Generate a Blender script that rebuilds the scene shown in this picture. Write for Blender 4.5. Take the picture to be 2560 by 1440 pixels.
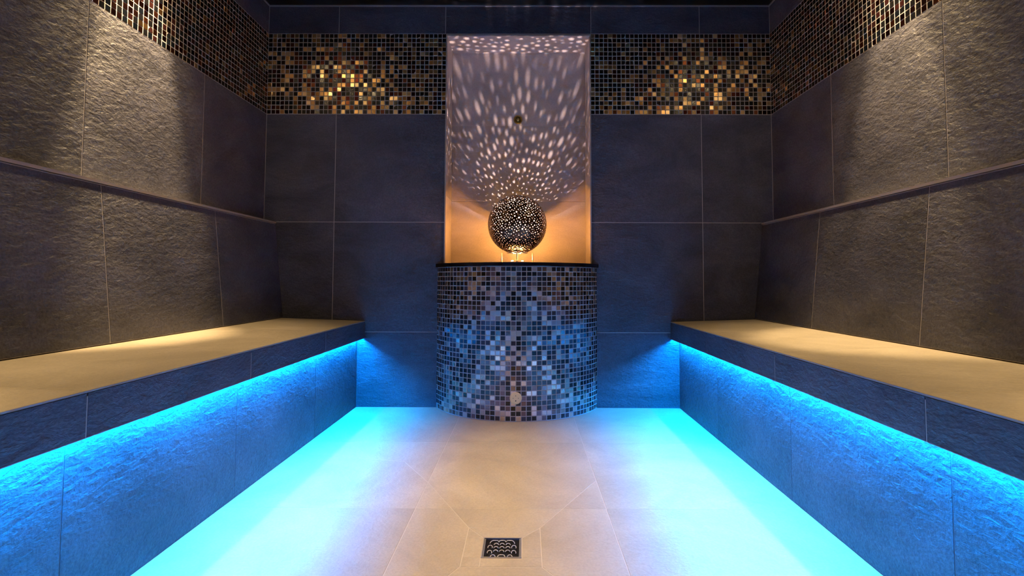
import bpy, bmesh, math, random
from mathutils import Vector, Matrix, Euler
random.seed(11)
for o in list(bpy.data.objects): bpy.data.objects.remove(o)
scn = bpy.context.scene
COL = scn.collection
R = math.radians
PI = math.pi

# ------------------------------------------------------------------ camera
cam_d = bpy.data.cameras.new('camera')
cam = bpy.data.objects.new('camera', cam_d); COL.objects.link(cam)
cam_d.sensor_width = 36.0
cam_d.lens = 36.0 * 1240.61 / 2560
cam_d.shift_x = -26.5 / 2560
cam_d.shift_y = -75.64 / 2560
cam_d.clip_start = 0.02
cam.matrix_world = (Matrix.Translation((0, 0, .6947)) @ Matrix.Rotation(.0048, 4, 'Z')
                    @ Matrix.Rotation(PI / 2 + .0461, 4, 'X') @ Matrix.Rotation(.0029, 4, 'Z'))
scn.camera = cam

# ------------------------------------------------------------------ view and world
scn.view_settings.view_transform = 'Standard'
scn.view_settings.look = 'None'
scn.view_settings.gamma = 1
scn.view_settings.use_curve_mapping = False
scn.view_settings.exposure = 0.0
w = bpy.data.worlds.new('world'); scn.world = w; w.use_nodes = True
w.node_tree.nodes['Background'].inputs[0].default_value = (0, 0, 0, 1)
w.node_tree.nodes['Background'].inputs[1].default_value = 0

# light levels, in one place
LED_COL = (0.0, 0.27, 1.0)
LED_POWER = 860.0
SPOT_COL = (1.0, .70, .36)
BEAM_W, FLOOD_W, SPILL_W = 280.0, 70.0, 11.0
CENTRE_W = 200.0
BULB_COL = (1.0, .42, .08)
BULB_POWER = 7500.0
ADDED_COL = (1.0, .74, .62)
ADDED_POWER = 270000.0

# room dimensions (metres)
D = 2.7484; YF = -.95
XL, XR = -1.4574, 1.3787
ZC, ZMT, ZMB = 2.2545, 2.0906, 1.6283
ZJ, ZJ2 = 1.0183, .4099
ZS, ZSB, ZF = .470, .4854, .3749
XFL, XFR, XRL, XRR = -.8812, .8012, -.9234, .8485
BTL, BTR, ZBT = -1.3914, 1.3159, 1.0184
BBL, BBR = -1.3382, 1.2648
NL, NR, ZN, ND = -.4472, .3663, 2.0822, .2154
YJ = [2.209, 1.609, 1.009, .409, -.191, -.791]
SLAB_B, SLAB_T = .7670, .7870

# ------------------------------------------------------------------ mesh helper
class MB:
    def __init__(s): s.v = []; s.f = []; s.m = []; s.c = []; s.sm = []
    def add(s, vs, fs, mat=0, col=(.5, .5, .5), smooth=False):
        b = len(s.v); s.v += [tuple(p) for p in vs]
        for f in fs:
            s.f.append([b + i for i in f]); s.m.append(mat); s.c.append(col); s.sm.append(smooth)
    def box(s, x0, x1, y0, y1, z0, z1, mat=0, col=(.5, .5, .5)):
        vs = [(x, y, z) for z in (z0, z1) for y in (y0, y1) for x in (x0, x1)]
        s.add(vs, [(0, 2, 3, 1), (4, 5, 7, 6), (0, 1, 5, 4), (2, 6, 7, 3), (0, 4, 6, 2), (1, 3, 7, 5)], mat, col)
    def prism(s, poly, y0, y1, mat=0, axis='y', col=(.5, .5, .5)):
        # poly is a list of (x, z) extruded along y, or (x, y) extruded along z
        n = len(poly)
        if axis == 'y': vs = [(a, y0, b) for a, b in poly] + [(a, y1, b) for a, b in poly]
        else: vs = [(a, b, y0) for a, b in poly] + [(a, b, y1) for a, b in poly]
        fs = [tuple(range(n)), tuple(range(2 * n - 1, n - 1, -1))] + [(i, i + n, (i + 1) % n + n, (i + 1) % n) for i in range(n)]
        s.add(vs, fs, mat, col)
    def lathe(s, prof, c, seg=48, mat=0, axis='z', closed=False, smooth=True):
        vs = []; n = len(prof)
        for k in range(seg):
            a = 2 * PI * k / seg
            for r, h in prof:
                if axis == 'z': vs.append((c[0] + r * math.cos(a), c[1] + r * math.sin(a), c[2] + h))
                else: vs.append((c[0] + r * math.cos(a), c[1] - h, c[2] + r * math.sin(a)))
        fs = []
        for k in range(seg):
            k2 = (k + 1) % seg
            for i in range(n if closed else n - 1):
                j = (i + 1) % n
                fs.append((k * n + i, k2 * n + i, k2 * n + j, k * n + j))
        s.add(vs, fs, mat, smooth=smooth)
    def tube(s, pts, r, seg=10, mat=0):
        pts = [Vector(p) for p in pts]; vs = []; n = len(pts)
        up = Vector((0, 0, 1))
        for i, p in enumerate(pts):
            t = (pts[min(i + 1, n - 1)] - pts[max(i - 1, 0)]).normalized()
            a = t.cross(up)
            if a.length < .05: a = t.cross(Vector((0, 1, 0)))
            a.normalize(); b = t.cross(a)
            for k in range(seg):
                q = 2 * PI * k / seg
                vs.append(p + r * (math.cos(q) * a + math.sin(q) * b))
        fs = [(i * seg + k, (i + 1) * seg + k, (i + 1) * seg + (k + 1) % seg, i * seg + (k + 1) % seg) for i in range(n - 1) for k in range(seg)]
        fs += [tuple(range(seg)), tuple((n - 1) * seg + k for k in range(seg - 1, -1, -1))]
        s.add(vs, fs, mat, smooth=True)
    def build(s, name, mats, parent=None):
        me = bpy.data.meshes.new(name)
        off = parent.matrix_basis.translation if parent else Vector((0, 0, 0))
        if parent and parent.parent: off = off + parent.parent.matrix_basis.translation
        me.from_pydata([(Vector(p) - off) for p in s.v], [], s.f)
        for m in mats: me.materials.append(m)
        me.polygons.foreach_set('material_index', s.m)
        me.polygons.foreach_set('use_smooth', s.sm)
        at = me.color_attributes.new('tile', 'FLOAT_COLOR', 'CORNER')
        buf = []
        for p, c in zip(me.polygons, s.c):
            buf += [c[0], c[1], c[2], 1.0] * p.loop_total
        at.data.foreach_set('color', buf)
        bm = bmesh.new(); bm.from_mesh(me); bmesh.ops.recalc_face_normals(bm, faces=bm.faces); bm.to_mesh(me); bm.free()
        o = bpy.data.objects.new(name, me); COL.objects.link(o)
        if parent: o.parent = parent
        return o

def tag(o, label=None, cat=None, group=None, kind=None):
    if label: o['label'] = label
    if cat: o['category'] = cat
    if group: o['group'] = group
    if kind: o['kind'] = kind
    return o
def thing(name, loc, label, cat, group=None):
    o = bpy.data.objects.new(name, None); COL.objects.link(o)
    o.location = loc; o.empty_display_size = .05
    return tag(o, label, cat, group)
def rnd3(): return (random.random(), random.random(), random.random())

def inset(poly, d):
    n = len(poly); out = []
    area = sum(poly[i][0] * poly[(i + 1) % n][1] - poly[(i + 1) % n][0] * poly[i][1] for i in range(n))
    sg = 1 if area > 0 else -1
    for i in range(n):
        p0, p1, p2 = Vector(poly[i - 1]), Vector(poly[i]), Vector(poly[(i + 1) % n])
        e1 = (p1 - p0).normalized(); e2 = (p2 - p1).normalized()
        n1 = Vector((-e1.y, e1.x)) * sg; n2 = Vector((-e2.y, e2.x)) * sg
        b = n1 + n2; b = b / max(b.dot(n1), .2) if b.length > 1e-6 else n1
        out.append(p1 + b * d)
    return out

def tile(mb, poly, O, U, V, N, h=.003, gap=.003, cham=.0012, col=None, tilt=0.0, mat=0, lip=.0008):
    """one tile: a chamfered plate of polygon poly in the frame (O; U, V) raised along N"""
    col = col or rnd3()
    base = inset(poly, gap / 2); top = inset(poly, gap / 2 + cham)
    c = Vector((sum(p.x for p in top) / len(top), sum(p.y for p in top) / len(top)))
    ta, tb = random.gauss(0, tilt), random.gauss(0, tilt)
    vs = [O + U * p.x + V * p.y for p in base]
    vs += [O + U * p.x + V * p.y + N * (h - cham) for p in base]
    vs += [O + U * p.x + V * p.y + N * (h + ta * (p.x - c.x) + tb * (p.y - c.y)) for p in top]
    n = len(poly)
    fs = [(i, (i + 1) % n, n + (i + 1) % n, n + i) for i in range(n)]
    fs += [(n + i, n + (i + 1) % n, 2 * n + (i + 1) % n, 2 * n + i) for i in range(n)]
    fs += [tuple(range(2 * n, 3 * n))]
    mb.add(vs, fs, mat, col)
def rect(a0, a1, b0, b1): return [(a0, b0), (a1, b0), (a1, b1), (a0, b1)]
X_, Y_, Z_ = Vector((1, 0, 0)), Vector((0, 1, 0)), Vector((0, 0, 1))

def mosaic_rect(mb, a0, a1, b0, b1, O, U, V, N, na, nb, mat=0, dist=None):
    for i in range(na):
        for j in range(nb):
            x0 = a0 + (a1 - a0) * i / na; x1 = a0 + (a1 - a0) * (i + 1) / na
            z0 = b0 + (b1 - b0) * j / nb; z1 = b0 + (b1 - b0) * (j + 1) / nb
            tile(mb, rect(x0, x1, z0, z1), O, U, V, N, h=.003, gap=.0036, cham=.0009, tilt=.042, mat=mat)

# ------------------------------------------------------------------ materials
def new_mat(name):
    m = bpy.data.materials.new(name); m.use_nodes = True
    nt = m.node_tree; return m, nt, nt.nodes['Principled BSDF']
def nd(nt, t, **kw):
    n = nt.nodes.new(t)
    for k, v in kw.items(): setattr(n, k, v)
    return n
def plain(name, col, rough=.5, metal=0.0, noise=0.0, emit=None, es=0, spec=.5):
    m, nt, b = new_mat(name)
    b.inputs['Base Color'].default_value = (*col, 1); b.inputs['Roughness'].default_value = rough
    b.inputs['Metallic'].default_value = metal
    b.inputs['Specular IOR Level'].default_value = spec
    if noise:
        tc = nd(nt, 'ShaderNodeTexCoord'); no = nd(nt, 'ShaderNodeTexNoise'); no.inputs['Scale'].default_value = 90
        rp = nd(nt, 'ShaderNodeMapRange'); rp.inputs[3].default_value = rough - noise; rp.inputs[4].default_value = rough + noise
        nt.links.new(tc.outputs['Object'], no.inputs['Vector']); nt.links.new(no.outputs['Fac'], rp.inputs[0])
        nt.links.new(rp.outputs[0], b.inputs['Roughness'])
    if emit:
        b.inputs['Emission Color'].default_value = (*emit, 1); b.inputs['Emission Strength'].default_value = es
    return m

def stone(name, c0, c1, rough=.55, bump=.004, vein=.25, spec=.5, relief=1.0, vary=(.86, 1.12)):
    """riven stone-look tile: every tile has its own cut of the texture through the 'tile' attribute"""
    m, nt, b = new_mat(name); L = nt.links.new
    tc = nd(nt, 'ShaderNodeTexCoord'); at = nd(nt, 'ShaderNodeAttribute', attribute_name='tile')
    sc = nd(nt, 'ShaderNodeVectorMath', operation='SCALE'); sc.inputs['Scale'].default_value = 37.0
    ad = nd(nt, 'ShaderNodeVectorMath', operation='ADD')
    L(at.outputs['Color'], sc.inputs[0]); L(tc.outputs['Object'], ad.inputs[0]); L(sc.outputs[0], ad.inputs[1])
    rot = nd(nt, 'ShaderNodeMapping'); rot.inputs['Rotation'].default_value = (R(35), R(32), R(24))
    rot.inputs['Scale'].default_value = (1.0, 1.0, 1.9)
    L(ad.outputs[0], rot.inputs['Vector'])
    n1 = nd(nt, 'ShaderNodeTexNoise'); n1.inputs['Scale'].default_value = 3.2; n1.inputs['Detail'].default_value = 9; n1.inputs['Roughness'].default_value = .62
    n1.inputs['Distortion'].default_value = .6
    L(rot.outputs[0], n1.inputs['Vector'])
    n2 = nd(nt, 'ShaderNodeTexNoise'); n2.inputs['Scale'].default_value = 34; n2.inputs['Detail'].default_value = 8; n2.inputs['Roughness'].default_value = .6
    n2.inputs['Distortion'].default_value = .4
    L(rot.outputs[0], n2.inputs['Vector'])
    n3 = nd(nt, 'ShaderNodeTexNoise'); n3.inputs['Scale'].default_value = 150; n3.inputs['Detail'].default_value = 4
    L(ad.outputs[0], n3.inputs['Vector'])
    # thin riven ridges
    n4 = nd(nt, 'ShaderNodeTexNoise'); n4.noise_type = 'RIDGED_MULTIFRACTAL'; n4.inputs['Scale'].default_value = 2.4; n4.inputs['Detail'].default_value = 6
    L(rot.outputs[0], n4.inputs['Vector'])
    mr = nd(nt, 'ShaderNodeMapRange'); mr.inputs[1].default_value = .3; mr.inputs[2].default_value = .7
    L(n1.outputs['Fac'], mr.inputs[0])
    tv = nd(nt, 'ShaderNodeSeparateColor'); L(at.outputs['Color'], tv.inputs[0])
    tm = nd(nt, 'ShaderNodeMapRange'); tm.inputs[3].default_value = vary[0]; tm.inputs[4].default_value = vary[1]
    L(tv.outputs[0], tm.inputs[0])
    mx = nd(nt, 'ShaderNodeMix', data_type='RGBA'); mx.inputs[6].default_value = (*c0, 1); mx.inputs[7].default_value = (*c1, 1)
    L(mr.outputs[0], mx.inputs[0])
    fm = nd(nt, 'ShaderNodeMapRange'); fm.inputs[1].default_value = .3; fm.inputs[2].default_value = .7; fm.inputs[3].default_value = 1 - vein; fm.inputs[4].default_value = 1 + vein
    L(n3.outputs['Fac'], fm.inputs[0])
    m1 = nd(nt, 'ShaderNodeMath', operation='MULTIPLY'); L(fm.outputs[0], m1.inputs[0]); L(tm.outputs[0], m1.inputs[1])
    vs = nd(nt, 'ShaderNodeVectorMath', operation='SCALE'); L(mx.outputs[2], vs.inputs[0]); L(m1.outputs[0], vs.inputs['Scale'])
    L(vs.outputs[0], b.inputs['Base Color'])
    b.inputs['Roughness'].default_value = rough; b.inputs['Specular IOR Level'].default_value = spec
    # height
    h1 = nd(nt, 'ShaderNodeMath', operation='MULTIPLY'); h1.inputs[1].default_value = 1.1 * relief; L(n1.outputs['Fac'], h1.inputs[0])
    h2 = nd(nt, 'ShaderNodeMath', operation='MULTIPLY_ADD'); h2.inputs[1].default_value = .9; L(n2.outputs['Fac'], h2.inputs[0]); L(h1.outputs[0], h2.inputs[2])
    h3 = nd(nt, 'ShaderNodeMath', operation='MULTIPLY_ADD'); h3.inputs[1].default_value = .12; L(n3.outputs['Fac'], h3.inputs[0]); L(h2.outputs[0], h3.inputs[2])
    h4 = nd(nt, 'ShaderNodeMath', operation='MULTIPLY_ADD'); h4.inputs[1].default_value = .30 * relief; L(n4.outputs['Fac'], h4.inputs[0]); L(h3.outputs[0], h4.inputs[2])
    bp = nd(nt, 'ShaderNodeBump'); bp.inputs['Strength'].default_value = 1.0; bp.inputs['Distance'].default_value = bump
    L(h4.outputs[0], bp.inputs['Height']); L(bp.outputs[0], b.inputs['Normal'])
    return m

def mosaic_mat(name, stops):
    """small glass and metal-leaf tiles; the kind comes from the tile's own random number"""
    m, nt, b = new_mat(name); L = nt.links.new
    at = nd(nt, 'ShaderNodeAttribute', attribute_name='tile'); sp = nd(nt, 'ShaderNodeSeparateColor'); L(at.outputs['Color'], sp.inputs[0])
    cr = nd(nt, 'ShaderNodeValToRGB'); mr = nd(nt, 'ShaderNodeValToRGB')
    for r, k in ((cr, 1), (mr, 2)):
        r.color_ramp.interpolation = 'CONSTANT'
        els = r.color_ramp.elements
        while len(els) > 1: els.remove(els[0])
        els[0].position = 0
        for i, st in enumerate(stops):
            e = els[0] if i == 0 else els.new(st[0])
            e.color = (*st[1], 1) if k == 1 else (st[2], st[2], st[2], 1)
    L(sp.outputs[0], cr.inputs[0]); L(sp.outputs[0], mr.inputs[0])
    v = nd(nt, 'ShaderNodeMapRange'); v.inputs[3].default_value = .75; v.inputs[4].default_value = 1.2; L(sp.outputs[1], v.inputs[0])
    vs = nd(nt, 'ShaderNodeVectorMath', operation='SCALE'); L(cr.outputs[0], vs.inputs[0]); L(v.outputs[0], vs.inputs['Scale'])
    L(vs.outputs[0], b.inputs['Base Color']); L(mr.outputs[0], b.inputs['Metallic'])
    ro = nd(nt, 'ShaderNodeMapRange'); ro.inputs[3].default_value = .14; ro.inputs[4].default_value = .26; L(sp.outputs[2], ro.inputs[0])
    ra = nd(nt, 'ShaderNodeMath', operation='MULTIPLY_ADD'); ra.inputs[1].default_value = .08; L(mr.outputs[0], ra.inputs[0]); L(ro.outputs[0], ra.inputs[2])
    L(ra.outputs[0], b.inputs['Roughness'])
    tc = nd(nt, 'ShaderNodeTexCoord'); no = nd(nt, 'ShaderNodeTexNoise'); no.inputs['Scale'].default_value = 120; L(tc.outputs['Object'], no.inputs['Vector'])
    bp = nd(nt, 'ShaderNodeBump'); bp.inputs['Strength'].default_value = .35; bp.inputs['Distance'].default_value = .001
    L(no.outputs['Fac'], bp.inputs['Height']); L(bp.outputs[0], b.inputs['Normal'])
    return m

SLATE = stone('slate_tile', (.036, .037, .053), (.096, .095, .122), rough=.5, bump=.0088, vein=.35, relief=1.3)
SLATE2 = stone('slate_tile_smooth', (.027, .029, .046), (.076, .078, .110), rough=.5, bump=.0060, vein=.25, relief=1.9)
SAND = stone('sand_stone_tile', (.47, .40, .29), (.65, .56, .42), rough=.42, bump=.0038, vein=.07, relief=1.5, vary=(.96, 1.04))
NICHE = stone('pale_stone_tile', (.46, .40, .41), (.64, .57, .58), rough=.45, bump=.0015, vein=.08)
GROUT = plain('grout_grey', (.42, .39, .39), .85)
GROUT_D = plain('grout_dark', (.13, .13, .15), .85)
GROUT_S = plain('grout_sand', (.72, .64, .54), .85)
MOSAIC = mosaic_mat('mosaic_bronze', [(0, (.006, .006, .007), 0), (.20, (.004, .006, .010), 0), (.40, (.018, .007, .007), 0), (.54, (.05, .012, .010), 1),
                                      (.62, (.17, .06, .03), 1), (.70, (.70, .42, .18), 1), (.86, (.90, .66, .36), 1)])
MOSAIC_S = mosaic_mat('mosaic_dark_red', [(0, (.006, .006, .007), 0), (.30, (.004, .006, .010), 0), (.45, (.022, .007, .007), 0), (.60, (.060, .013, .010), 1),
                                          (.84, (.20, .06, .028), 1), (.945, (.62, .34, .14), 1), (.98, (.85, .60, .32), 1)])
MOSAIC_P = mosaic_mat('mosaic_pearl', [(0, (.006, .007, .010), 0), (.16, (.010, .016, .022), 0), (.36, (.035, .03, .04), 0), (.48, (.18, .13, .13), 1),
                                       (.62, (.38, .30, .27), 1), (.76, (.66, .60, .58), 1), (.90, (.74, .62, .50), 1)])
CEIL = plain('black_ceiling', (.004, .004, .005), .35)
STEEL = plain('steel_trim', (.38, .36, .37), .5, .35, .08)
STEEL_D = plain('dark_steel', (.30, .31, .36), .45, .4, .08)
BRASS = plain('old_brass', (.55, .38, .14), .22, 1, .06)
CHROME = plain('polished_steel', (.80, .78, .76), .12, 1)
RIDGE = plain('satin_steel', (.72, .68, .70), .35, .3)
BLACK = plain('black_stone', (.006, .006, .009), .12, 0, .04)
VOID = plain('drain_dark', (.004, .004, .006), .4)
CREAM = plain('cream_plastic', (.88, .68, .36), .4)
BRONZE = plain('dark_bronze_globe', (.085, .05, .038), .22, 1)
GLOBE_IN = plain('globe_inside', (.19, .155, .15), .6, 0)
LED = plain('led_diffuser', (.8, .8, .8), .5, emit=LED_COL, es=LED_POWER)
BULB = plain('warm_bulb', (.9, .8, .7), .4, emit=BULB_COL, es=BULB_POWER)
ADDED_BULB = plain('added_bulb', (.9, .9, .9), .4, emit=ADDED_COL, es=ADDED_POWER)
LENS = plain('downlight_lens', (.9, .9, .9), .3, emit=SPOT_COL, es=8)
CERAMIC = plain('lampholder_ceramic', (.55, .45, .33), .5)

# ------------------------------------------------------------------ floor
def floor_obj():
    mb = MB()
    for a in ((XL - .1, -.1095, YF - .1, D + .1), (-.0065, XR + .1, YF - .1, D + .1), (-.1095, -.0065, YF - .1, 1.2775), (-.1095, -.0065, 1.3745, D + .1)):
        mb.box(*a, -.10, -.0008, 1)
    mb.box(-.1095, -.0065, 1.2775, 1.3745, -.10, -.012, 1)
    O = Vector((0, 0, -.003))
    fx = [-1.52, -.9323, -.3323, .2500, .8500, 1.45]
    fy = [2.76, 2.1627, 1.5476, .9476, .3476, -.2524, -.8524, -.96]
    def T(poly): tile(mb, poly, O, X_, Y_, Z_, h=.003, gap=.0022, cham=.0005)
    # the four cells round the drain are cut along the mitred fall lines
    ix0, ix1, iy0, iy1 = -.1562, .0440, 1.2388, 1.4304
    dx0, dx1, dy0, dy1 = -.110, -.006, 1.277, 1.375
    for i in range(5):
        for j in range(7):
            x0, x1, y1, y0 = fx[i], fx[i + 1], fy[j], fy[j + 1]
            if i == 2 and j in (1, 2): continue
            if i == 1 and j == 1:
                T([(x0, y0), (x1, y0), (x1, 1.742), (-.4604, 1.9353), (x0, 2.02), ]); T([(x1, 1.742), (x1, y1), (x0, y1), (x0, 2.02), (-.4604, 1.9353)]); continue
            T(rect(x0, x1, y0, y1))
    xl, xr = fx[2], fx[3]
    ml = 1.742; mr = 1.765            # where the upper mitres meet the long joints
    f = (1.5476 - iy1)
    pl = (ix0 - (ix0 - xl) * f / (ml - iy1), 1.5476); pr = (ix1 + (xr - ix1) * f / (mr - iy1), 1.5476)
    T([pl, pr, (xr, mr), (xr, fy[1]), (xl, fy[1]), (xl, ml)])
    T([(xl, 1.5476), pl, (xl, ml)]); T([pr, (xr, 1.5476), (xr, mr)])
    T([(ix0, iy1), (ix1, iy1), pr, pl])
    T([(xl, fy[3]), (ix0, iy0), (ix0, iy1), pl, (xl, 1.5476)])
    T([(xr, 1.5476), pr, (ix1, iy1), (ix1, iy0), (xr, fy[3])])
    T([(xl, fy[3]), (xr, fy[3]), (ix1, iy0), (ix0, iy0)])
    # the square round the drain, four strips
    g = .0
    T([(ix0, iy1), (dx0, dy1), (dx1, dy1), (ix1, iy1)])
    T(rect(ix0, dx0, iy0, dy0)); T([(ix0, dy0), (dx0, dy0), (dx0, dy1), (ix0, iy1)])
    T(rect(dx0, ix1, iy0, dy0)); T([(dx1, dy0), (ix1, dy0), (ix1, iy1), (dx1, dy1)])
    return tag(mb.build('floor', [SAND, GROUT_S]), 'pale sand stone tiled floor with a square drain set in it', kind='structure')
floor_obj()

# ------------------------------------------------------------------ ceiling and the side walls
mb = MB(); mb.box(XL - .1, XR + .1, YF - .1, D + .35, ZC, ZC + .1)
tag(mb.build('ceiling', [CEIL]), 'plain black ceiling over the steam room', kind='structure')

def side_wall(name, label, xw, s):
    """s = +1: the room lies at larger x"""
    mb = MB()
    a, b = sorted((xw - s * .1, xw - s * .001)); mb.box(a, b, YF - .1, D + .1, -.1, ZC, 1)
    O = Vector((xw - s * .003, 0, 0)); N = X_ * s
    ys = [YF] + sorted(YJ) + [D]
    for i in range(len(ys) - 1):
        for z0, z1 in ((ZMT, ZC), (ZJ + .01, ZMB), (ZJ2, ZJ + .01), (0, ZJ2)):
            tile(mb, rect(ys[i], ys[i + 1], z0, z1), O, Y_, Z_, N, gap=.003, cham=.0006)
    wl = tag(mb.build(name, [SLATE, GROUT]), label, kind='structure')
    mm = MB()
    a, b = sorted((xw - s * .003, xw - s * .0006)); mm.box(a, b, YF, D, ZMB + .001, ZMT - .001, 1)
    n = round((D - YF) / .0245)
    mosaic_rect(mm, D - n * .0245, D, ZMB, ZMT, Vector((xw - s * .0026, 0, 0)), Y_, Z_, N, n, 19)
    mm.build('mosaic_band', [MOSAIC_S, GROUT], wl)
    return wl
side_wall('wall_left', 'dark slate tiled wall with a band of bronze mosaic, on the left', XL, 1)
side_wall('wall_right', 'dark slate tiled wall with a band of bronze mosaic, on the right', XR, -1)
mb = MB(); mb.box(XL - .1, XR + .1, YF - .1, YF - .003, -.1, ZC, 1)
xs = [XL, -.95, -.35, .25, .85, XR]
for i in range(5):
    for z0, z1 in ((0, ZJ2), (ZJ2, ZJ), (ZJ, ZMB), (ZMB, ZC)):
        tile(mb, rect(xs[i], xs[i + 1], z0, z1), Vector((0, YF - .003, 0)), X_, Z_, Y_, gap=.003, cham=.0006)
tag(mb.build('wall_front', [SLATE, GROUT]), kind='structure')

# ------------------------------------------------------------------ back wall, with the opening for the niche
mb = MB()
ya, yb = D + .001, D + ND + .06
mb.box(XL - .1, NL, ya, yb, -.1, ZC, 1); mb.box(NR, XR + .1, ya, yb, -.1, ZC, 1)
mb.box(NL, NR, ya, yb, -.1, SLAB_B, 1); mb.box(NL, NR, ya, yb, ZN, ZC, 1)
O = Vector((0, D + .003, 0)); N = -Y_
def bt(x0, x1, z0, z1, m=0): tile(mb, rect(x0, x1, z0, z1), O, X_, Z_, N, gap=.003, cham=.0006)
for x0, x1 in ((XL, -1.0588), (-1.0588, NL - .006), (NL - .006, NR + .003), (NR + .003, .9825), (.9825, XR)):
    bt(x0, x1, ZMT, ZC)
xl = [XL, -1.0645, NL]; xr = [NR, .9865, XR]
for xx in (xl, xr):
    for i in range(2):
        for z0, z1 in ((ZJ, ZMB), (ZJ2, ZJ), (0, ZJ2)): bt(xx[i], xx[i + 1], z0, z1)
bt(NL, NR, ZJ2, SLAB_B); bt(NL, NR, 0, ZJ2)
wb = tag(mb.build('wall_back', [SLATE2, GROUT]), 'dark slate tiled back wall around the lamp niche', kind='structure')
for x0, x1, n in ((XL, NL, 41), (NR, XR, 41)):
    mm = MB(); mm.box(x0, x1, D + .0006, D + .003, ZMB + .001, ZMT - .001, 1)
    mosaic_rect(mm, x0, x1, ZMB, ZMT, Vector((0, D + .0026, 0)), X_, Z_, N, n, 18)
    mm.build('mosaic_band', [MOSAIC, GROUT], wb)

# thin metal line where the walls meet the ceiling
def trim(i, x0, x1, y0, y1, z0, z1, lab):
    mb = MB(); mb.box(x0, x1, y0, y1, z0, z1); tag(mb.build('trim_%d' % i, [STEEL_D]), lab, kind='structure')
trim(1, XL, XR, D - .006, D + .001, ZC - .007, ZC, 'thin metal edging between back wall and ceiling')
trim(2, XL, XL + .006, YF, D - .006, ZC - .007, ZC, 'thin metal edging between left wall and ceiling')
trim(3, XR - .006, XR, YF, D - .006, ZC - .007, ZC, 'thin metal edging between right wall and ceiling')

# ------------------------------------------------------------------ the niche
nz0 = SLAB_T
ni = thing('wall_niche', ((NL + NR) / 2, D + ND, nz0), 'tall pale stone wall niche lit by the perforated globe lamp', 'niche')
mb = MB(); mb.box(NL - .001, NR + .001, D + ND + .003, D + ND + .02, nz0, ZN, 1)
for z0, z1 in ((nz0, 1.1691), (1.1691, 1.6297), (1.6297, ZN)):
    tile(mb, rect(NL + .002, NR - .002, z0, z1), Vector((0, D + ND + .003, 0)), X_, Z_, -Y_, gap=.002, cham=.0005)
mb.build('back_panel', [NICHE, GROUT_S], ni)
for s, xw in ((1, NL), (-1, NR)):
    mb = MB()
    a, b = sorted((xw, xw + s * .0012)); mb.box(a, b, D + .001, D + ND + .002, nz0, ZN, 1)
    for z0, z1 in ((nz0, 1.1691), (1.1691, 1.6297), (1.6297, ZN)):
        tile(mb, rect(D + .004, D + ND, z0, z1), Vector((xw + s * .001, 0, 0)), Y_, Z_, X_ * s, gap=.002, cham=.0005)
    mb.build('side_panel', [NICHE, GROUT_S], ni)
mb = MB(); mb.box(NL + .004, NR - .004, D + .001, D + ND, ZN - .0012, ZN, 1)
tile(mb, rect(NL + .004, NR - .004, D + .004, D + ND), Vector((0, 0, ZN - .001)), X_, Y_, -Z_, gap=.002, cham=.0005)
mb.build('top_panel', [NICHE, GROUT_S], ni)
mb = MB(); t = .006
for x0, x1, z0, z1 in ((NL - t * .4, NL + t * .6, SLAB_T, ZN + t * .4), (NR - t * .6, NR + t * .4, SLAB_T, ZN + t * .4), (NL + t * .6, NR - t * .6, ZN - t * .6, ZN + t * .4)):
    mb.box(x0, x1, D - .0035, D + .006, z0, z1)
mb.build('edge_trim', [STEEL], ni)

# brass steam nozzle on the niche's back panel
nx, nz = -.0445, 1.6665; ny = D + ND
no = thing('steam_nozzle', (nx, ny, nz), 'small round brass nozzle high on the niche back panel', 'nozzle')
mb = MB(); mb.lathe([(0.0, .004), (.012, .0045), (.019, .006), (.0235, .008), (.0262, .006), (.0262, 0), (0, 0)], (nx, ny, nz), 40, axis='y'); mb.build('rosette', [BRASS], no)
mb = MB(); mb.lathe([(0.0, .016), (.004, .0155), (.008, .013), (.0095, .009), (.0095, .004)], (nx, ny, nz), 28, axis='y'); mb.build('knob', [BRASS], no)

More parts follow.
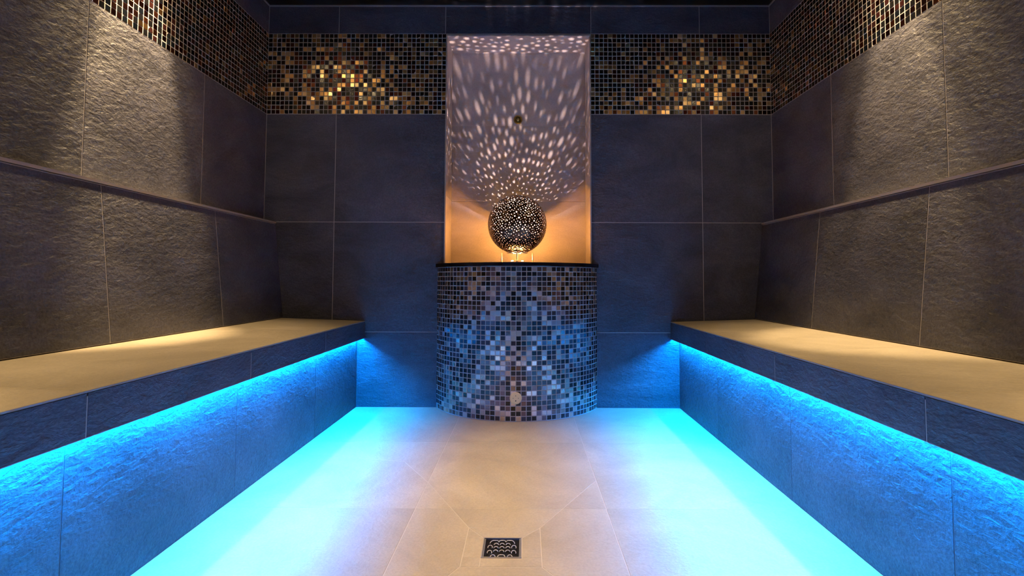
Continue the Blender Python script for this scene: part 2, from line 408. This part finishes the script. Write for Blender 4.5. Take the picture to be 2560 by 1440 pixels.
# ------------------------------------------------------------------ benches with their hidden light strips
def bench(label, xw, xf, xr, s):
    """s=+1: bench on the left wall; its front faces +x"""
    xb = xw + s * .001
    be = thing('tiled_bench', ((xb + xf) / 2, (YF + D) / 2, 0), label, 'bench')
    y0, y1 = YF + .012, D - .0005
    zt = lambda x: ZSB + (ZS - ZSB) * (x - (BBL if s > 0 else BBR)) / (xf - (BBL if s > 0 else BBR))
    # body below and the riser tiles
    mb = MB(); a, b = sorted((xb, xr - s * .001)); mb.box(a, b, y0, y1, 0, ZF + .015, 1)
    O = Vector((xr - s * .003, 0, 0))
    ys = [YF] + sorted(YJ) + [D]
    for i in range(len(ys) - 1): tile(mb, rect(ys[i], ys[i + 1], .001, ZF + .014), O, Y_, Z_, X_ * s, gap=.0022, cham=.0006)
    mb.build('riser', [SLATE, GROUT_D], be)
    # slab above
    xo = xf - s * .012
    mb = MB(); mb.prism([(xb, ZF + .0152), (xo, ZF + .0152), (xo, zt(xo) - .0105), (xb, zt(xb) - .0105)], y0, y1, 0)
    mb.build('core', [GROUT_D], be)
    mb = MB()
    U = Vector((1, 0, (ZS - ZSB) / (xf - (BBL if s > 0 else BBR)))).normalized(); O = Vector((xf, 0, ZS - .003))
    Nn = Vector((-U.z, 0, U.x))
    L = abs(xw - xf) - .002
    ua, ub = sorted((-s * L, -s * .0032))
    mb.prism([(xb, zt(xb) - .0103), (xf - s * .003, ZS - .0103), (xf - s * .003, ZS - .0008), (xb, zt(xb) - .0008)], y0, y1, 1)
    for i in range(len(ys) - 1): tile(mb, rect(ua, ub, ys[i], ys[i + 1]), O, U, Y_, Nn, gap=.0022, cham=.0005)
    mb.build('seat', [SAND, GROUT_S], be)
    # fascia
    mb = MB(); a, b = sorted((xo + s * .0002, xf - s * .001)); mb.box(a, b, y0, y1, ZF, ZS - .0108, 1)
    for i in range(len(ys) - 1): tile(mb, rect(ys[i], ys[i + 1], ZF, ZS - .003), Vector((xf - s * .003, 0, 0)), Y_, Z_, X_ * s, gap=.003, cham=.0006)
    mb.build('fascia', [SLATE2, GROUT], be)
    mb = MB(); a, b = sorted((xf - s * .0028, xf + s * .0008)); mb.box(a, b, y0, y1, ZS - .0028, ZS + .0006)
    mb.build('edge_trim', [STEEL], be)
    # light strip tucked under the slab, against the riser
    mb = MB(); xa, za = xr + s * .0150, ZF + .0150
    mb.prism([(xa + .0055 * math.cos(PI * q / 6), za - .0055 * math.sin(PI * q / 6)) for q in range(7)], y0 + .01, y1 - .004)
    tag(mb.build('light_strip', [LED], be), 'blue glowing light strip under the bench edge')
    return be
bl = bench('tiled bench with sand coloured seat and leaning slate backrest, along the left wall', XL, XFL, XRL, 1)
br = bench('tiled bench with sand coloured seat and leaning slate backrest, along the right wall', XR, XFR, XRR, -1)

def backrest(be, xw, xt, xbm, s):
    zb = ZSB + .002
    y0, y1 = YF + .012, D - .0005
    mb = MB()
    a = Vector((xbm, 0, zb)); t = Vector((xt, 0, ZBT - .012)); V = (t - a); Ln = V.length; V.normalize()
    Nn = Vector((V.z * s, 0, -V.x * s)).normalized()
    if Nn.x * s < 0: Nn = -Nn
    a2, t2 = a - Nn * .001, t - Nn * .001
    mb.prism([(xw + s * .0008, zb + .004), (a2.x, zb + .001), (t2.x, t2.z), (xw + s * .0008, t2.z)], y0, y1, 1)
    a2 = a - Nn * .003
    ys = [YF] + sorted(YJ) + [D]
    for i in range(len(ys) - 1): tile(mb, rect(ys[i], ys[i + 1], .001, Ln - .001), Vector((a2.x, 0, a2.z)), Y_, V, Nn, gap=.003, cham=.0006)
    ba = mb.build('backrest', [SLATE, GROUT], be)
    mb = MB(); p, q = sorted((xw + s * .0008, xt + s * .004)); mb.box(p, q, y0, y1, ZBT - .0095, ZBT)
    tr = mb.build('ledge_trim', [STEEL], be); tr.parent = ba
    tag(tr, 'thin light metal strip along the top')
backrest(bl, XL, BTL, BBL, 1)
backrest(br, XR, BTR, BBR, -1)

# ------------------------------------------------------------------ half round mosaic pedestal
PC = Vector((-.0435, 2.9637, 0)); PR = .4905
pe = thing('mosaic_pedestal', (PC.x, D - .12, 0), 'half round pedestal clad in blue lit pearl and black mosaic', 'pedestal')
half = math.acos((PC.y - D) / PR)
mb = MB(); r0 = PR - .0007; seg = 120
poly = [(PC.x + r0 * math.sin(-half + 2 * half * k / seg), PC.y - r0 * math.cos(-half + 2 * half * k / seg)) for k in range(seg + 1)]
poly = [(x, min(y, D - .0005)) for x, y in poly]
mb.prism(poly, .001, SLAB_B - .0005, 1, axis='z'); r0 = PR - .003
NCOL, NROW = 42, 31
pz = (SLAB_B - .005) / NROW
for i in range(NCOL):
    p0 = -half + 2 * half * i / NCOL; p1 = -half + 2 * half * (i + 1) / NCOL; pm = (p0 + p1) / 2
    N = Vector((math.sin(pm), -math.cos(pm), 0)); U = Vector((math.cos(pm), math.sin(pm), 0)); wdt = r0 * (p1 - p0)
    O = Vector((PC.x, PC.y, 0)) + N * r0
    for j in range(NROW):
        tile(mb, rect(-wdt / 2, wdt / 2, .003 + j * pz, .003 + (j + 1) * pz), O, U, Z_, N, h=.003, gap=.0034, cham=.0009, tilt=.022)
mb.build('mosaic_cladding', [MOSAIC_P, GROUT], pe)

# dark slab on it
def slab_poly(R_, e):
    h = math.acos((PC.y - D) / R_)
    p = [(PC.x + R_ * math.sin(-h + 2 * h * k / 64), PC.y - R_ * math.cos(-h + 2 * h * k / 64)) for k in range(65)]
    return [(x, min(y, D - .004)) for x, y in p]
mb = MB()
mb.prism(slab_poly(.500, 0), SLAB_B, SLAB_T, 0, axis='z')
o = mb.build('counter_slab', [BLACK]); 
bv = o.modifiers.new('bevel', 'BEVEL'); bv.width = .002; bv.segments = 2; bv.limit_method = 'ANGLE'
tag(o, 'thin black curved stone slab on top of the mosaic pedestal', 'slab')
# slab continues as the sill inside the niche
mb = MB(); mb.box(NL + .0015, NR - .0015, D - .0035, D + ND, SLAB_B + .0005, SLAB_T, 0)
mb.build('sill', [BLACK], ni)

# round cover with four holes, low on the pedestal
ox, oz = -.0435, .1162; oy = PC.y - PR
ou = thing('wall_outlet', (ox, oy, oz), 'round cream cover with four small holes low on the mosaic pedestal', 'outlet cover')
mb = MB(); mb.lathe([(0, .007), (.022, .007), (.0265, .0055), (.0295, .002), (.0300, -.0005), (0, -.0005)], (ox, oy, oz), 48, axis='y', smooth=False)
mb.build('cover_disc', [CREAM], ou)
for dx, dz, r in ((0, .0068 + .006, .0020), (-.0068 - .006, .001, .0018), (.0068 + .006, .001, .0018), (0, -.0115, .0030)):
    mb = MB(); mb.lathe([(0, .0074), (r * .8, .0074), (r, .0071), (r, .006)], (ox + dx, oy, oz + dz), 16, axis='y')
    mb.build('hole', [VOID], ou)

# ------------------------------------------------------------------ floor drain
dx0, dx1, dy0, dy1 = -.1095, -.0065, 1.2775, 1.3745
dr = thing('floor_drain', ((dx0 + dx1) / 2, (dy0 + dy1) / 2, 0), 'small square metal drain with curved slots set in the floor', 'drain')
mb = MB(); t = .0032
for a in ((dx0, dx1, dy0, dy0 + t), (dx0, dx1, dy1 - t, dy1), (dx0, dx0 + t, dy0 + t, dy1 - t), (dx1 - t, dx1, dy0 + t, dy1 - t)):
    mb.box(a[0], a[1], a[2], a[3], -.0115, .0010)
mb.build('frame', [STEEL], dr)
mb = MB(); mb.box(dx0 + t, dx1 - t, dy0 + t, dy1 - t, -.0115, -.0045); mb.build('tray', [VOID], dr)
for a in ((dx0 + t + .0008, dx0 + t + .0036), (dx1 - t - .0036, dx1 - t - .0008)):
    mb = MB(); mb.box(a[0], a[1], dy0 + t, dy1 - t, -.0045, -.0010); mb.build('side_channel', [STEEL_D], dr)
def arc(cx, cy, rx, ry, a0, a1, n=10): return [(cx + rx * math.cos(R(a0 + (a1 - a0) * k / n)), cy + ry * math.sin(R(a0 + (a1 - a0) * k / n)), -.0010) for k in range(n + 1)]
cx, cy = (dx0 + dx1) / 2, (dy0 + dy1) / 2
arcs = []
for yy in (.017, .001, -.016):
    for xx in (-.0155, 0, .0155): arcs.append(arc(cx + xx, cy + yy - .003, .0058, .0085, 5, 175))
for sx in (-1, 1):
    arcs += [arc(cx + sx * .031, cy + yy, .0058, .0095, -25, 205) for yy in (.003, -.022)]
    arcs.append([(cx + sx * (.0325 - .010 + .010 * math.sin(R(q))), cy + .021 + .0155 * math.cos(R(q)), -.0010) for q in range(90, -1, -10)] + [(cx + sx * .013, cy + .0365, -.0010), (cx + sx * .0105, cy + .031, -.0010)])
    arcs.append(arc(cx + sx * .0215, cy - .0425, .0060, .0095, 5, 175))
arcs.append([(cx - .0095, cy + .028, -.0010), (cx - .0075, cy + .0345, -.0010), (cx - .004, cy + .037, -.0010), (cx + .004, cy + .037, -.0010), (cx + .0075, cy + .0345, -.0010), (cx + .0095, cy + .028, -.0010)])
arcs.append([(cx - .0095, cy - .042, -.0010), (cx - .0075, cy - .0355, -.0010), (cx - .004, cy - .033, -.0010), (cx + .004, cy - .033, -.0010), (cx + .0075, cy - .0355, -.0010), (cx + .0095, cy - .042, -.0010)])
mb = MB()
for a in arcs: mb.tube(a, .0012, 8)  # pale bars stand for the light caught on the rims of the slots
mb.build('grate_glints', [RIDGE], dr)

# ------------------------------------------------------------------ perforated globe lamp
LC = Vector((-.042, 2.66, .996)); LR = .158; ZO = .848
la = thing('globe_lamp', (LC.x, LC.y, SLAB_T), 'perforated dark bronze globe lamp glowing on the black slab', 'lamp')
def globe(n=1900):
    rg = random.Random(5)
    lo = (ZO - LC.z) / LR
    pts = []
    ga = PI * (3 - 5 ** .5)
    for i in range(n):
        z = 1 - 2 * (i + .5) / n
        a = ga * i
        r = math.sqrt(1 - z * z)
        v = Vector((r * math.cos(a), r * math.sin(a), z)) + Vector((rg.gauss(0, 1), rg.gauss(0, 1), rg.gauss(0, 1))) * .013
        pts.append(v.normalized())
    bm = bmesh.new()
    for p in pts: bm.verts.new(p)
    bmesh.ops.convex_hull(bm, input=bm.verts)
    bm.verts.ensure_lookup_table(); bm.faces.ensure_lookup_table(); bm.faces.index_update(); bm.verts.index_update()
    cen = [f.calc_center_median().normalized() for f in bm.faces]
    V = [c.copy() for c in cen]; F = []
    for v in bm.verts:
        p = v.co.normalized()
        ax = p.orthogonal().normalized(); ay = p.cross(ax)
        fs = sorted(v.link_faces, key=lambda f: math.atan2((cen[f.index] - p).dot(ay), (cen[f.index] - p).dot(ax)))
        ids = [f.index for f in fs]; k = len(ids)
        if k < 3: continue
        if p.z < lo + .035:                      # kept solid towards the rim
            if p.z > lo - .01: F.append(ids)
            continue
        edge = min((((cen[ids[i]] + cen[ids[(i + 1) % k]]) / 2) - p).length for i in range(k))
        hr = edge * (.34 + .38 * rg.random() ** 1.3)
        b = len(V)
        for i in range(k):
            c1 = (cen[ids[i]] - p); c2 = ((cen[ids[i]] + cen[ids[(i + 1) % k]]) / 2 - p)
            V.append((p + c1.normalized() * hr).normalized()); V.append((p + c2.normalized() * hr).normalized())
        for i in range(k):
            j = (i + 1) % k
            F.append([ids[i], ids[j], b + 2 * j, b + 2 * i + 1]); F.append([ids[i], b + 2 * i + 1, b + 2 * i])
    bm.free()
    mb = MB()
    mb.add([LC + v * LR for v in V], F, 0, smooth=True)
    return mb
o = globe().build('perforated_globe', [BRONZE, GLOBE_IN], la)
sd = o.modifiers.new('solidify', 'SOLIDIFY'); sd.thickness = .0012; sd.offset = -1; sd.material_offset = 1; sd.material_offset_rim = 0
# rim ring and legs
rr = math.sqrt(LR ** 2 - (ZO - LC.z) ** 2) * .99
c0 = (LC.x, LC.y, 0)
mb = MB(); mb.lathe([(rr + .003 * math.cos(q * PI / 4), ZO - .004 + .003 * math.sin(q * PI / 4)) for q in range(8)], c0, 64, closed=True); mb.build('support_ring', [CHROME], la)
for ang in (180, 270, 0, 90):
    a = R(ang); x, y = LC.x + .0835 * math.cos(a), LC.y + .0835 * math.sin(a)
    mb = MB(); mb.tube([(x, y, ZO - .006), (x, y, SLAB_T + .003)], .0030, 10); mb.lathe([(0, 0), (.0055, 0), (.0055, .002), (.003, .003), (0, .003)], (x, y, SLAB_T), 16)
    mb.build('leg', [RIDGE], la)
for k, (hx, bmat) in enumerate(((-.026, BULB), (.028, BULB), (-.0005, ADDED_BULB))):  # third holder and bulb: unseen addition to throw dots and brighten the niche
    mb = MB(); x = LC.x + hx
    hh = (.012, .012, .0155)[k]; b_ = (.0115, .0115, .008)[k]; i_ = b_ - .002; z = SLAB_T
    mb.box(x - b_, x + b_, LC.y - b_, LC.y + b_, z, z + .004)
    for q in ((-b_, b_, -b_, -i_), (-b_, b_, i_, b_), (-b_, -i_, -i_, i_), (i_, b_, -i_, i_)):
        mb.box(x + q[0], x + q[1], LC.y + q[2], LC.y + q[3], z + .0039, z + hh)
    h = mb.build('lampholder', [CERAMIC], la)
    mb = MB(); rb = (.0070, .0070, .0034)[k]; mb.lathe([(rb * .8, 0), (rb, rb * .4), (rb * .96, rb * .9), (rb * .66, rb * 1.4), (0, rb * 1.6)], (x, LC.y, SLAB_T + .0041), 20)
    b = mb.build('bulb', [bmat], h)

# ------------------------------------------------------------------ recessed downlights near the side walls
def downlight(x, y, label, beams):
    t = thing('recessed_downlight', (x, y, ZC), label, 'downlight', 'recessed downlights in the ceiling')
    mb = MB(); mb.lathe([(.033, -.0005), (.034, -.003), (.042, -.003), (.045, -.0002)], (x, y, ZC), 32); mb.build('ring', [STEEL_D], t)
    mb = MB(); mb.lathe([(0, -.002), (.033, -.002)], (x, y, ZC), 32); mb.build('lens', [LENS], t)
    for nm, ang, bl, wt in beams:
        ld = bpy.data.lights.new('downlight_' + nm, 'SPOT'); ld.energy = wt; ld.color = SPOT_COL
        ld.spot_size = R(ang); ld.spot_blend = bl; ld.shadow_soft_size = .045 if nm == 'spill' else .02
        lo = bpy.data.objects.new('downlight_' + nm, ld); COL.objects.link(lo); lo.parent = t; lo.location = (0, 0, -.03)
        if nm == 'beam' and abs(x) > .5 and y > 1.5: lo.rotation_euler = (0, (R(9) if x < 0 else -R(3)), 0)
        if nm == 'flood' and y > 1.5: lo.rotation_euler = (0, (R(5) if x < 0 else -R(5)), 0)
for xs_, side in ((-1.335, 'left'), (1.245, 'right')):
    for y in (1.82, .55):
        downlight(xs_, y, 'round recessed ceiling downlight close to the %s wall, %s' % (side, 'nearer the back wall' if y > 1.5 else 'farther from the back wall'), (('beam', 35, .6, BEAM_W * (1 if xs_ < 0 else .6) * (1 if y > 1.5 else .8)), ('flood', 60, .8, FLOOD_W), ('spill', 170, 1.0, SPILL_W)))
downlight(-.045, 1.52, 'small round recessed downlight in the middle of the black ceiling', (('beam', 58, 1.0, CENTRE_W), ('spill', 170, 1.0, 3.0)))
